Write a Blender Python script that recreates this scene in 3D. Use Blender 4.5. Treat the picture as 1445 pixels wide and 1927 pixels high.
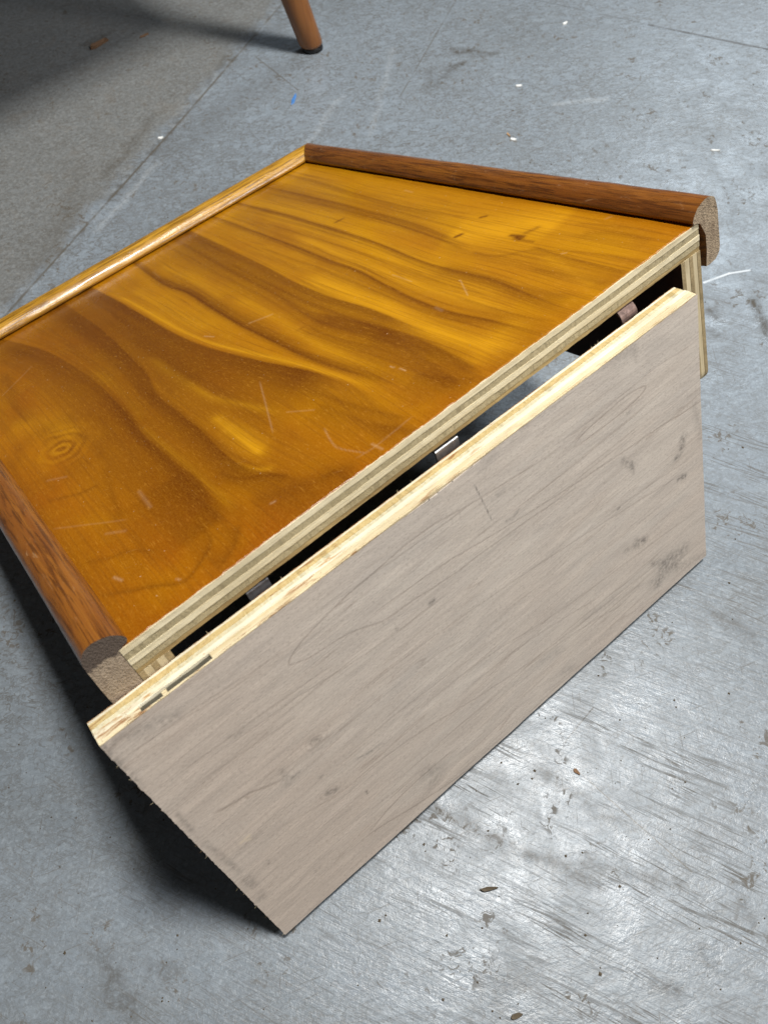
import bpy, math, random
import numpy as np
from mathutils import Matrix, Vector

# ------------------------------------------------------------------ scene, camera, light
scene = bpy.context.scene
for o in list(bpy.data.objects):
    bpy.data.objects.remove(o)

U = 0.59168                                   # metres per fitted unit (18 mm plywood sets the scale)
FPX, W_PX, H_PX = 1548.33, 1445.0, 1927.0     # focal length and size of the photograph in pixels
CAM = np.array([0.0, 0.0, U])
FW = np.array([0.29255302, 0.42889038, -0.85467290])
RT = np.array([0.75854379, -0.64830330, -0.06568216])
DN = np.array([-0.58225771, -0.62909131, -0.51499522])

cam_data = bpy.data.cameras.new('camera')
cam = bpy.data.objects.new('camera', cam_data)
scene.collection.objects.link(cam)
M = Matrix.Identity(4)
for i in range(3):
    M[i][0] = RT[i]; M[i][1] = -DN[i]; M[i][2] = -FW[i]; M[i][3] = CAM[i]
cam.matrix_world = M
cam_data.sensor_fit = 'HORIZONTAL'
cam_data.sensor_width = 36.0
cam_data.lens = 36.0 * FPX / W_PX
cam_data.clip_start = 0.01
cam_data.clip_end = 100.0
cam_data.dof.use_dof = True
cam_data.dof.focus_distance = 0.56
cam_data.dof.aperture_fstop = 16.0
scene.camera = cam

world = bpy.data.worlds.new('World')
scene.world = world
world.use_nodes = True
world.node_tree.nodes['Background'].inputs['Color'].default_value = (0.90, 0.95, 1.0, 1)
world.node_tree.nodes['Background'].inputs['Strength'].default_value = 0.055


def area(name, loc, target, sx, sy, power, col):
    l = bpy.data.lights.new(name, 'AREA')
    l.shape = 'RECTANGLE'; l.size = sx; l.size_y = sy
    l.energy = power; l.color = col
    o = bpy.data.objects.new(name, l)
    scene.collection.objects.link(o)
    o.location = loc
    d = Vector(target) - Vector(loc)
    o.rotation_euler = d.to_track_quat('-Z', 'Y').to_euler()
    return o


area('ceiling_or_fill_light', (0.60, 0.20, 2.4), (0.60, 0.20, 0), 0.26, 0.42, 70.0, (1.0, 0.985, 0.95))
area('ceiling_or_fill_light', (3.3, 1.7, 2.6), (1.0, 0.7, 0), 0.5, 1.0, 42.0, (0.80, 0.91, 1.0))
area('ceiling_or_fill_light', (1.55, -1.75, 2.2), (0.2, 0.2, 0.1), 0.5, 0.9, 44.0, (0.98, 0.985, 1.0))  # fill lamp added behind the camera to brighten board face and ply edges

vs = scene.view_settings
vs.view_transform = 'Standard'
vs.look = 'None'
vs.exposure = 0.0
vs.gamma = 1.0
scene.render.resolution_x, scene.render.resolution_y = 767, 1024

# ------------------------------------------------------------------ helpers
rng = np.random.RandomState(7)
random.seed(7)
COL = scene.collection


def ray(px, py):
    return FW + RT * ((px - W_PX / 2) / FPX) + DN * ((py - H_PX / 2) / FPX)


def on_floor(px, py, z=0.0):
    d = ray(px, py)
    return CAM + d * ((z - CAM[2]) / d[2])


class Frame:
    """a rigid frame: origin and three axes in the world"""
    def __init__(s, o, x, y, z):
        s.o, s.x, s.y, s.z = [np.array(v, float) for v in (o, x, y, z)]

    def matrix(s, base=(0, 0, 0)):
        o = s.o + s.x * base[0] + s.y * base[1] + s.z * base[2]
        m = Matrix.Identity(4)
        for i in range(3):
            m[i][0] = s.x[i]; m[i][1] = s.y[i]; m[i][2] = s.z[i]; m[i][3] = o[i]
        return m

    def pix(s, px, py, axis, val):
        """where the line of sight of a photo pixel meets the local plane axis = val"""
        d = ray(px, py)
        n = (s.x, s.y, s.z)[axis]
        t = (val - (CAM - s.o) @ n) / (d @ n)
        p = CAM + d * t - s.o
        return np.array([p @ s.x, p @ s.y, p @ s.z])


_LAT = {}


def lattice(seed, n=256):
    if seed not in _LAT:
        _LAT[seed] = np.random.RandomState(seed).rand(n, n)
    return _LAT[seed]


def vnoise(x, y, seed=0):
    L = lattice(seed)
    x = np.asarray(x, float) + 1000.0; y = np.asarray(y, float) + 1000.0
    xi = np.floor(x).astype(int); yi = np.floor(y).astype(int)
    fx = x - xi; fy = y - yi
    fx = fx * fx * (3 - 2 * fx); fy = fy * fy * (3 - 2 * fy)
    a = L[xi % 256, yi % 256]; b = L[(xi + 1) % 256, yi % 256]
    c = L[xi % 256, (yi + 1) % 256]; d = L[(xi + 1) % 256, (yi + 1) % 256]
    return (a * (1 - fx) + b * fx) * (1 - fy) + (c * (1 - fx) + d * fx) * fy


def fbm(x, y, seed=0, octv=4):
    v = 0; a = 1.0; t = 0
    for k in range(octv):
        v = v + a * vnoise(x * 2 ** k, y * 2 ** k, seed + 17 * k); t += a; a *= 0.5
    return v / t


def paint(P2, strokes, pw=2.0):
    """P2 (N,2) in mm; strokes (points, width left, width right, strength) -> 0..1"""
    out = np.zeros(len(P2))
    for pts, wl, wr, s in strokes:
        pts = np.asarray(pts, float)
        if len(pts) == 1:
            pts = np.vstack([pts, pts + 0.01])
        w = max(wl, wr) * 2.6
        lo = pts.min(0) - w; hi = pts.max(0) + w
        idx = np.nonzero((P2[:, 0] > lo[0]) & (P2[:, 0] < hi[0]) & (P2[:, 1] > lo[1]) & (P2[:, 1] < hi[1]))[0]
        if len(idx) == 0:
            continue
        Q = P2[idx]
        best = np.full(len(Q), 1e9); side = np.zeros(len(Q)); tt = np.zeros(len(Q))
        seg = np.linalg.norm(np.diff(pts, axis=0), axis=1); tot = seg.sum(); acc = 0
        for k in range(len(pts) - 1):
            a = pts[k]; d = pts[k + 1] - a
            t = np.clip(((Q - a) @ d) / (d @ d), 0, 1)
            r = Q - a - t[:, None] * d
            dist = np.hypot(r[:, 0], r[:, 1])
            cr = d[0] * (Q[:, 1] - a[1]) - d[1] * (Q[:, 0] - a[0])
            m = dist < best
            best[m] = dist[m]; side[m] = cr[m]; tt[m] = (acc + t[m] * seg[k]) / tot
            acc += seg[k]
        ww = np.where(side > 0, wl, wr)
        f = np.exp(-(best / ww) ** pw)
        if len(pts) > 2:
            f = f * np.clip(np.minimum(tt, 1 - tt) * 9 + 0.25, 0, 1)
        out[idx] = 1 - (1 - out[idx]) * (1 - s * f)
    return out


def smooth_line(pts, n=3):
    pts = [np.array(p, float) for p in pts]
    if len(pts) < 3:
        return np.array(pts)
    P = [2 * pts[0] - pts[1]] + pts + [2 * pts[-1] - pts[-2]]
    out = []
    for i in range(1, len(P) - 2):
        for k in range(n):
            t = k / n
            out.append(0.5 * (2 * P[i] + (P[i + 1] - P[i - 1]) * t + (2 * P[i - 1] - 5 * P[i] + 4 * P[i + 1] - P[i + 2]) * t * t
                              + (-P[i - 1] + 3 * P[i] - 3 * P[i + 1] + P[i + 2]) * t ** 3))
    out.append(pts[-1])
    return np.array(out)


def mesh_obj(name, verts, faces, mat, parent=None, smooth=False, base=(0, 0, 0), mats=None, fmat=None):
    me = bpy.data.meshes.new(name)
    v = np.asarray(verts, float) - np.asarray(base, float)
    me.from_pydata(v.tolist(), [], [list(map(int, f)) for f in faces])
    me.materials.append(mat)
    for m in (mats or []):
        me.materials.append(m)
    if fmat is not None:
        me.polygons.foreach_set('material_index', np.asarray(fmat, np.int32))
    if smooth:
        me.polygons.foreach_set('use_smooth', np.ones(len(me.polygons), bool))
    me.update()
    o = bpy.data.objects.new(name, me)
    COL.objects.link(o)
    if parent is not None:
        o.parent = parent
    return o


def grid_obj(name, X, Y, Z, mat, parent=None, attr=None, base=(0, 0, 0), smooth=True):
    """a sheet from 2D arrays (n,m); attr (n*m,4) goes into the point colour attribute 'figure'"""
    n, m = X.shape
    me = bpy.data.meshes.new(name)
    V = np.stack([X.ravel() - base[0], Y.ravel() - base[1], Z.ravel() - base[2]], 1).astype(np.float32)
    i = np.arange(n - 1)[:, None] * m + np.arange(m - 1)[None, :]
    F = np.stack([i, i + m, i + m + 1, i + 1], -1).reshape(-1, 4).astype(np.int32)
    me.vertices.add(len(V)); me.vertices.foreach_set('co', V.ravel())
    me.loops.add(F.size); me.loops.foreach_set('vertex_index', F.ravel())
    me.polygons.add(len(F))
    me.polygons.foreach_set('loop_start', np.arange(0, F.size, 4, dtype=np.int32))
    me.polygons.foreach_set('use_smooth', np.full(len(F), smooth, bool))
    me.update(calc_edges=True)
    if attr is not None:
        a = me.color_attributes.new('figure', 'FLOAT_COLOR', 'POINT')
        a.data.foreach_set('color', np.asarray(attr, np.float32).ravel())
    me.materials.append(mat)
    me.validate()
    o = bpy.data.objects.new(name, me)
    COL.objects.link(o)
    if parent is not None:
        o.parent = parent
    return o


def tag(o, label=None, cat=None, group=None, kind=None):
    for k, v in (('label', label), ('category', cat), ('group', group), ('kind', kind)):
        if v:
            o[k] = v
    return o


def empty(name, mat):
    o = bpy.data.objects.new(name, None)
    COL.objects.link(o)
    o.empty_display_size = 0.05
    o.matrix_world = mat
    return o


# ------------------------------------------------------------------ node helpers
class NT:
    def __init__(s, name):
        s.m = bpy.data.materials.new(name)
        s.m.use_nodes = True
        s.t = s.m.node_tree
        s.p = s.t.nodes['Principled BSDF']
        s.co = s.t.nodes.new('ShaderNodeTexCoord').outputs['Object']

    def put(s, sock, v):
        if isinstance(v, bpy.types.NodeSocket):
            s.t.links.new(v, sock)
        elif isinstance(v, (tuple, list)) and len(v) == 3 and sock.type == 'RGBA':
            sock.default_value = (*v, 1)
        else:
            sock.default_value = v

    def math(s, op, a, b=0.0, c=0.0, clamp=False):
        n = s.t.nodes.new('ShaderNodeMath'); n.operation = op; n.use_clamp = clamp
        for k, v in enumerate((a, b, c)):
            s.put(n.inputs[k], v)
        return n.outputs[0]

    def mix(s, f, a, b, mode='MIX'):
        n = s.t.nodes.new('ShaderNodeMix'); n.data_type = 'RGBA'; n.blend_type = mode; n.clamp_factor = True
        s.put(n.inputs[0], f); s.put(n.inputs[6], a); s.put(n.inputs[7], b)
        return n.outputs[2]

    def map(s, scale=(1, 1, 1), rot=(0, 0, 0), loc=(0, 0, 0), vec=None):
        if any(rot):
            n0 = s.t.nodes.new('ShaderNodeMapping')
            s.put(n0.inputs['Vector'], vec or s.co); n0.inputs['Rotation'].default_value = rot
            vec = n0.outputs[0]
        n = s.t.nodes.new('ShaderNodeMapping')
        s.put(n.inputs['Vector'], vec or s.co)
        n.inputs['Scale'].default_value = scale; n.inputs['Location'].default_value = loc
        return n.outputs[0]

    def noise(s, vec, scale=1.0, detail=4.0, rough=0.55, dist=0.0, col=False):
        n = s.t.nodes.new('ShaderNodeTexNoise')
        s.put(n.inputs['Vector'], vec)
        n.inputs['Scale'].default_value = scale; n.inputs['Detail'].default_value = detail
        n.inputs['Roughness'].default_value = rough; n.inputs['Distortion'].default_value = dist
        return n.outputs['Color' if col else 0]

    def voro(s, vec, scale=1.0, feature='F1', out='Distance'):
        n = s.t.nodes.new('ShaderNodeTexVoronoi'); n.feature = feature
        s.put(n.inputs['Vector'], vec); n.inputs['Scale'].default_value = scale
        return n.outputs[out]

    def ramp(s, v, lo, hi, a=0.0, b=1.0):
        n = s.t.nodes.new('ShaderNodeMapRange'); n.clamp = True; n.interpolation_type = 'SMOOTHSTEP'
        s.put(n.inputs[0], v)
        for k, x in zip((1, 2, 3, 4), (lo, hi, a, b)):
            n.inputs[k].default_value = x
        return n.outputs[0]

    def figure(s):
        n = s.t.nodes.new('ShaderNodeAttribute'); n.attribute_name = 'figure'
        q = s.t.nodes.new('ShaderNodeSeparateColor'); s.t.links.new(n.outputs['Color'], q.inputs[0])
        return q.outputs[0], q.outputs[1], q.outputs[2], n.outputs['Alpha']

    def xyz(s, vec=None):
        n = s.t.nodes.new('ShaderNodeSeparateXYZ'); s.put(n.inputs[0], vec or s.co)
        return n.outputs

    def segment(s, a, b, w, soft=0.6):
        """mask of a straight mark from a to b (metres, object XY), half width w"""
        a = np.array(a[:2], float); b = np.array(b[:2], float)
        d = b - a; L = float(np.hypot(*d)); d = d / L; nrm = np.array([-d[1], d[0]])
        x, y, z = s.xyz_cache
        u = s.math('ADD', s.math('MULTIPLY', x, float(d[0])), s.math('MULTIPLY_ADD', y, float(d[1]), float(-(a @ d))))
        v = s.math('ADD', s.math('MULTIPLY', x, float(nrm[0])), s.math('MULTIPLY_ADD', y, float(nrm[1]), float(-(a @ nrm))))
        v = s.math('ABSOLUTE', v)
        e = s.math('SUBTRACT', s.math('ABSOLUTE', s.math('SUBTRACT', u, L / 2)), L / 2)
        dist = s.math('MAXIMUM', v, e)
        return s.ramp(dist, w * (1 - soft), w * (1 + soft), 1.0, 0.0)

    def bump(s, h, strength=0.3, dist=0.001, normal=None):
        n = s.t.nodes.new('ShaderNodeBump')
        n.inputs['Strength'].default_value = strength; n.inputs['Distance'].default_value = dist
        s.put(n.inputs['Height'], h)
        if normal is not None:
            s.put(n.inputs['Normal'], normal)
        return n.outputs[0]

    def out(s, color, rough, normal=None, coat=0.0, coat_rough=0.1, metal=0.0, spec=0.5):
        s.put(s.p.inputs['Base Color'], color); s.put(s.p.inputs['Roughness'], rough)
        s.p.inputs['Coat Weight'].default_value = coat
        s.put(s.p.inputs['Coat Roughness'], coat_rough)
        s.p.inputs['Metallic'].default_value = metal
        s.p.inputs['Specular IOR Level'].default_value = spec
        if normal is not None:
            s.put(s.p.inputs['Normal'], normal)
            if coat > 0:
                pass
        return s.m


# ------------------------------------------------------------------ materials
def mat_varnished_top():
    n = NT('varnished_amber_veneer')
    dark, light, hue, marks = n.figure()
    fn = n.t.nodes.new('ShaderNodeAttribute'); fn.attribute_name = 'flow'
    x, y, z = n.xyz()
    cv = n.t.nodes.new('ShaderNodeCombineXYZ'); n.put(cv.inputs[0], fn.outputs['Fac']); n.put(cv.inputs[1], y)
    fv = cv.outputs[0]
    streak = n.noise(n.map((620, 9, 1), vec=fv), 1, 3, 0.65, 0.2)
    mid = n.noise(n.map((75, 3.6, 1), vec=fv), 1, 4, 0.6, 0.5)
    band = n.noise(n.map((24, 1.6, 1), vec=fv), 1, 3, 0.5, 0.4)
    mott = n.noise(n.map((30, 22, 1)), 1, 3, 0.55, 0.6)
    pores = n.noise(n.map((1500, 130, 1), vec=fv), 1, 1, 0.5)
    hv = n.math('ADD', hue, n.math('MULTIPLY', n.math('SUBTRACT', mott, 0.5), 0.5), clamp=True)
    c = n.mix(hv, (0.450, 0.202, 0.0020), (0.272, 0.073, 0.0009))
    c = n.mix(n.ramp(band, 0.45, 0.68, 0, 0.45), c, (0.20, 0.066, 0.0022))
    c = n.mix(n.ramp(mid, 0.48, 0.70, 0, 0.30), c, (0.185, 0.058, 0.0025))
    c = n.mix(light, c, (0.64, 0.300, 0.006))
    dk = n.math('MULTIPLY', dark, n.math('MULTIPLY_ADD', mid, 0.8, 0.65), clamp=True)
    gl = n.noise(n.map((130, 2.2, 1), vec=fv), 1, 2, 0.5, 0.3)
    c = n.mix(n.ramp(n.math('ABSOLUTE', n.math('SUBTRACT', gl, 0.5)), 0.0, 0.022, 0.30, 0), c, (0.17, 0.050, 0.0015))
    c = n.mix(dk, c, (0.108, 0.0265, 0.0006))
    c = n.mix(n.ramp(streak, 0.48, 0.64, 0.0, 0.26), c, (0.14, 0.042, 0.003))
    c = n.mix(n.ramp(pores, 0.58, 0.76, 0.0, 0.20), c, (0.66, 0.31, 0.04))
    dust = n.ramp(n.noise(n.map((520, 520, 1)), 1, 1, 0.4), 0.775, 0.82, 0.0, 0.5)
    scr = n.ramp(n.noise(n.map((70, 1500, 1), (0, 0, 0.6)), 1, 1, 0.5), 0.74, 0.80, 0, 0.22)
    c = n.mix(n.ramp(n.noise(n.map((900, 900, 1)), 1, 1, 0.5), 0.34, 0.70, 0.0, 0.09), c, (0.66, 0.32, 0.03))
    c = n.mix(scr, c, (0.62, 0.36, 0.12))
    c = n.mix(n.math('MAXIMUM', dust, marks), c, (0.74, 0.56, 0.36))
    h = n.math('ADD', n.math('MULTIPLY', streak, 0.5), n.math('ADD', n.math('MULTIPLY', mott, 1.4), n.math('MULTIPLY', dust, 1.0)))
    r = n.math('ADD', n.ramp(mott, 0.3, 0.7, 0.24, 0.34), n.math('MULTIPLY', marks, 0.3))
    return n.out(c, r, n.bump(h, 0.10, 0.0012), coat=0.10, coat_rough=0.14, spec=0.20)


def mat_rail(base, darkc, lightc, name, axis):
    n = NT(name)
    sc = [620, 620, 620]; sc[axis] = 26
    sm = [150, 150, 150]; sm[axis] = 7
    a = n.noise(n.map(tuple(sc)), 1, 5, 0.65, 0.6)
    b = n.noise(n.map(tuple(sm)), 1, 4, 0.6, 1.2)
    ws = [150, 150, 150]; ws[axis] = 60
    wear = n.noise(n.map(tuple(ws)), 1, 4, 0.7, 0.5)
    c = n.mix(n.ramp(b, 0.35, 0.7, 0, 1), base, lightc)
    c = n.mix(n.ramp(a, 0.45, 0.62, 0, 0.75), c, darkc)
    c = n.mix(n.ramp(wear, 0.62, 0.74, 0, 0.45), c, (0.46, 0.27, 0.13))
    h = n.math('ADD', a, n.math('MULTIPLY', wear, 1.2))
    return n.out(c, n.ramp(wear, 0.4, 0.7, 0.26, 0.42), n.bump(h, 0.35, 0.0008), coat=0.35, coat_rough=0.16)


def mat_ply(name, c1, c2, endgrain=False, axis=0, stain=None, rough=0.75, stain_lo=0.60):
    n = NT(name)
    s1 = [700, 700, 700]; s1[axis] = 700 if endgrain else 40
    s2 = [260, 260, 260]; s2[axis] = 520 if endgrain else 14
    a = n.noise(n.map(tuple(s1)), 1, 3, 0.6)
    b = n.noise(n.map(tuple(s2)), 1, 4, 0.6, 0.8)
    big = n.noise(n.map((25, 25, 25)), 1, 3, 0.5)
    c = n.mix(n.ramp(b, 0.3, 0.72, 0, 1), c1, c2)
    c = n.mix(n.ramp(a, 0.52, 0.75, 0, 0.45), c, tuple(v * 0.55 for v in c2))
    c = n.mix(n.ramp(big, 0.45, 0.7, 0, 0.35), c, tuple(v * 0.72 for v in c2))
    if endgrain:
        ticks = n.voro(n.map((330, 90, 90) if axis == 0 else (90, 330, 90)), 1)
        c = n.mix(n.ramp(ticks, 0.62, 0.82, 0, 0.35), c, tuple(v * 0.5 for v in c2))
    h = n.math('ADD', a, b)
    if stain:
        sm = n.math('MULTIPLY', n.ramp(n.noise(n.map((55, 420, 300)), 1, 5, 0.7, 0.5), stain_lo, stain_lo + 0.10, 0, 0.85),
                    n.ramp(n.noise(n.map((11, 40, 40)), 1, 3, 0.5), 0.40, 0.54))
        c = n.mix(sm, c, stain)
    return n.out(c, rough, n.bump(h, 0.5, 0.0006), spec=0.25)


def mat_endgrain(name, c1, c2, dirty=None):
    n = NT(name)
    a = n.noise(n.map((320, 320, 110)), 1, 4, 0.7, 0.6)
    b = n.noise(n.map((1500, 1500, 900)), 1, 2, 0.5)
    pores = n.voro(n.map((1250, 1250, 900)), 1)
    c = n.mix(n.ramp(a, 0.35, 0.68), c1, c2)
    c = n.mix(n.ramp(pores, 0.0, 0.36, 0.55, 0), c, tuple(v * 0.35 for v in c2))
    if dirty:
        z = n.xyz()[2]
        edge = n.math('ADD', z, n.math('MULTIPLY', n.math('SUBTRACT', n.noise(n.map((220, 220, 220)), 1, 3, 0.6), 0.5), 0.010))
        c = n.mix(n.ramp(edge, dirty, dirty + 0.0016), c, n.mix(b, (0.06, 0.042, 0.032), (0.13, 0.10, 0.08)))
    return n.out(c, 0.8, n.bump(n.math('ADD', a, pores), 0.6, 0.0008), spec=0.25)


def mat_board_face():
    n = NT('weathered_pale_veneer')
    dark, light, warm, stain = n.figure()
    a = n.noise(n.map((30, 1, 720)), 1, 4, 0.68, 0.4)
    a2 = n.noise(n.map((7, 1, 120)), 1, 5, 0.6, 1.0)
    lines = n.noise(n.map((2.2, 1, 60)), 1, 3, 0.5, 0.7)
    grain = n.noise(n.map((500, 1, 1500)), 1, 2, 0.5)
    mott = n.noise(n.map((22, 1, 34)), 1, 4, 0.6, 0.4)
    c = n.mix(n.ramp(mott, 0.3, 0.7), (0.61, 0.535, 0.455), (0.54, 0.475, 0.41))
    c = n.mix(warm, c, (0.55, 0.445, 0.36))
    c = n.mix(n.ramp(a, 0.42, 0.64, 0, 0.30), c, (0.35, 0.285, 0.235))
    c = n.mix(n.ramp(a2, 0.52, 0.74, 0, 0.18), c, (0.33, 0.275, 0.23))
    thin = n.ramp(n.math('ABSOLUTE', n.math('SUBTRACT', n.math('FRACT', n.math('MULTIPLY', lines, 5.0)), 0.5)), 0.0, 0.040, 0.27, 0)
    c = n.mix(thin, c, (0.22, 0.155, 0.115))
    c = n.mix(n.math('MULTIPLY', dark, 0.9), c, (0.17, 0.12, 0.09))
    c = n.mix(n.ramp(grain, 0.54, 0.70, 0, 0.40), c, (0.66, 0.57, 0.48))
    c = n.mix(n.ramp(grain, 0.46, 0.32, 0, 0.34), c, (0.25, 0.205, 0.17))
    sp = n.noise(n.map((300, 1, 300)), 1, 3, 0.6)
    st = n.math('MULTIPLY', stain, n.ramp(sp, 0.34, 0.62, 0.15, 0.8))
    c = n.mix(st, c, (0.065, 0.060, 0.056))
    c = n.mix(light, c, (0.66, 0.54, 0.40))
    h = n.math('ADD', n.math('ADD', a, grain), n.math('MULTIPLY', dark, -1.0))
    return n.out(c, 0.72, n.bump(h, 0.22, 0.0006), spec=0.22)


def mat_plain(name, c, rough, metal=0.0, var=0.25, scale=90, coat=0.0, bump=0.15):
    n = NT(name)
    a = n.noise(n.map((scale,) * 3), 1, 5, 0.65, 0.4)
    col = n.mix(n.ramp(a, 0.3, 0.7), c, tuple(v * (1 - var) for v in c))
    return n.out(col, n.ramp(a, 0.3, 0.7, rough * 0.85, min(1, rough * 1.15)), n.bump(a, bump, 0.0008), coat=coat, metal=metal)


def mat_dowel():
    n = NT('orange_brown_dowel')
    a = n.noise(n.map((160, 160, 10)), 1, 4, 0.6, 0.4)
    c = n.mix(n.ramp(a, 0.3, 0.7), (0.30, 0.115, 0.026), (0.22, 0.078, 0.017))
    return n.out(c, 0.42, n.bump(a, 0.1, 0.0006), coat=0.15, coat_rough=0.25)


STREAK = math.radians(-63.7)


def mat_floor(segs):
    n = NT('painted_concrete')
    n.xyz_cache = n.xyz()
    dirt, scuff, worn, wet = n.figure()
    big = n.noise(n.map((4.5,) * 3), 1, 3, 0.6, 0.3)
    mid = n.noise(n.map((30,) * 3), 1, 4, 0.65, 0.6)
    wrk = n.noise(n.map((62, 120, 85), (0, 0, 0.55)), 1, 4, 0.66, 0.5)
    fine = n.noise(n.map((380,) * 3), 1, 3, 0.62, 0.8)
    c = n.mix(n.ramp(big, 0.35, 0.66), (0.214, 0.246, 0.278), (0.178, 0.201, 0.222))
    c = n.mix(n.ramp(mid, 0.38, 0.68, 0, 0.42), c, (0.145, 0.158, 0.166))
    c = n.mix(n.ramp(wrk, 0.52, 0.66, 0, 0.28), c, (0.275, 0.315, 0.350))
    c = n.mix(n.ramp(fine, 0.50, 0.70, 0, 0.42), c, (0.32, 0.36, 0.395))
    c = n.mix(n.ramp(fine, 0.46, 0.32, 0, 0.34), c, (0.110, 0.112, 0.108))
    # bare, worn concrete beyond the joint
    agg = n.ramp(n.noise(n.map((260,) * 3), 1, 3, 0.75, 0.4), 0.34, 0.68)
    bare = n.mix(agg, (0.120, 0.120, 0.112), (0.205, 0.207, 0.198))
    bare = n.mix(n.ramp(fine, 0.60, 0.72, 0, 0.5), bare, (0.30, 0.27, 0.21))
    bare = n.mix(n.ramp(mid, 0.54, 0.70, 0, 0.35), bare, (0.150, 0.122, 0.09))
    wm = n.ramp(n.math('ADD', worn, n.math('MULTIPLY', n.math('SUBTRACT', mid, 0.5), 0.9)), 0.35, 0.75, 0, 0.85)
    c = n.mix(wm, c, bare)
    # thin wandering dirt lines left in the trowel marks
    patch = n.noise(n.map((17, 17, 1)), 1, 3, 0.6, 0.5)
    crk = n.ramp(n.math('ABSOLUTE', n.math('SUBTRACT', wrk, 0.5)), 0.0, 0.034, 1, 0)
    crk = n.math('MULTIPLY', crk, n.ramp(patch, 0.38, 0.60, 0.38, 0.80))
    crk2 = n.ramp(n.math('ABSOLUTE', n.math('SUBTRACT', mid, 0.47)), 0.0, 0.020, 0.55, 0)
    crk = n.math('MAXIMUM', crk, n.math('MULTIPLY', crk2, n.ramp(fine, 0.36, 0.58)))
    crk = n.math('MULTIPLY', crk, n.ramp(n.xyz_cache[1], 0.15, 0.45, 0.45, 1.0))
    c = n.mix(crk, c, (0.095, 0.085, 0.070))
    # dragged wear lines
    near = n.ramp(n.noise(n.map((7.0, 7.0, 1), loc=(0.3, 0.1, 0)), 1, 2, 0.6), 0.36, 0.58, 0.2, 1.0)
    yy = n.xyz_cache[1]
    near = n.math('MULTIPLY', near, n.ramp(yy, 0.34, 0.12, 0.22, 1.0))
    near = n.math('MULTIPLY', near, n.ramp(n.noise(n.map((9, 42, 1), (0, 0, -STREAK), (1.3, 0.2, 0)), 1, 2, 0.6, 0.3), 0.42, 0.62, 0.12, 1.0))
    st1 = n.noise(n.map((13, 300, 1), (0, 0, -STREAK)), 1, 3, 0.65, 0.25)
    st2 = n.noise(n.map((34, 820, 1), (0, 0, -STREAK + 0.12)), 1, 2, 0.6, 0.2)
    st = n.math('MAXIMUM', n.ramp(st1, 0.52, 0.66, 0, 0.80), n.ramp(st2, 0.53, 0.64, 0, 0.80))
    st = n.math('MULTIPLY', n.math('MULTIPLY', st, near), n.ramp(fine, 0.30, 0.55, 0.45, 1.0))
    c = n.mix(st, c, (0.098, 0.086, 0.070))
    # short scratches in other directions
    sc = None
    for k, (rot, sx, sy, th) in enumerate(((0.35, 30, 700, 0.68), (1.15, 38, 640, 0.69), (2.3, 34, 760, 0.69))):
        m = n.ramp(n.noise(n.map((sx, sy, 1), (0, 0, rot), (k * 3.1, k * 1.7, 0)), 1, 1, 0.5, 0.25), th, th + 0.06, 0, 0.38)
        sc = m if sc is None else n.math('MAXIMUM', sc, m)
    c = n.mix(sc, c, (0.110, 0.098, 0.082))
    # brown smudges
    sm = n.noise(n.map((130, 130, 1)), 1, 3, 0.7, 0.9)
    smk = n.math('MULTIPLY', n.ramp(sm, 0.54, 0.62), n.ramp(patch, 0.46, 0.38, 0, 0.75))
    c = n.mix(smk, c, (0.108, 0.090, 0.068))
    c = n.mix(n.math('MULTIPLY', dirt, n.ramp(sm, 0.34, 0.60, 0.25, 1.0)), c, (0.070, 0.060, 0.047))
    c = n.mix(n.math('MULTIPLY', scuff, n.ramp(fine, 0.35, 0.60, 0.3, 1.0)), c, (0.46, 0.49, 0.51))
    line_h = None
    for a, b, w, colr, s in segs:
        m = n.math('MULTIPLY', n.segment(a, b, w), s)
        m = n.math('MULTIPLY', m, n.ramp(mid, 0.30, 0.58, 0.35, 1.0))
        c = n.mix(m, c, colr)
        line_h = m if line_h is None else n.math('MAXIMUM', line_h, m)
    r = n.math('ADD', n.ramp(mid, 0.3, 0.7, 0.30, 0.44), n.math('MULTIPLY', n.math('MAXIMUM', st, smk), 0.25))
    r = n.math('ADD', r, n.math('MULTIPLY', wm, 0.22))
    r = n.math('SUBTRACT', r, n.math('MULTIPLY', wet, 0.22), clamp=True)
    h = n.math('ADD', n.math('MULTIPLY', wrk, 1.0), n.math('MULTIPLY', fine, 0.35))
    h = n.math('ADD', h, n.math('MULTIPLY', st1, 0.5))
    o = n.out(c, r, n.bump(h, 0.26, 0.0020), spec=0.5)
    dm = n.math('MAXIMUM', n.math('MAXIMUM', st, smk), n.math('MAXIMUM', sc, dirt))
    n.put(n.p.inputs['Specular IOR Level'], n.math('MULTIPLY_ADD', dm, -0.46, 0.5))
    return o


# ------------------------------------------------------------------ floor
DIRTC, PALEC, DARKC = (0.10, 0.088, 0.07), (0.60, 0.63, 0.65), (0.06, 0.055, 0.05)


def px_seg(p, q, w, c, s):
    return (on_floor(*p), on_floor(*q), w, c, s)


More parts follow.
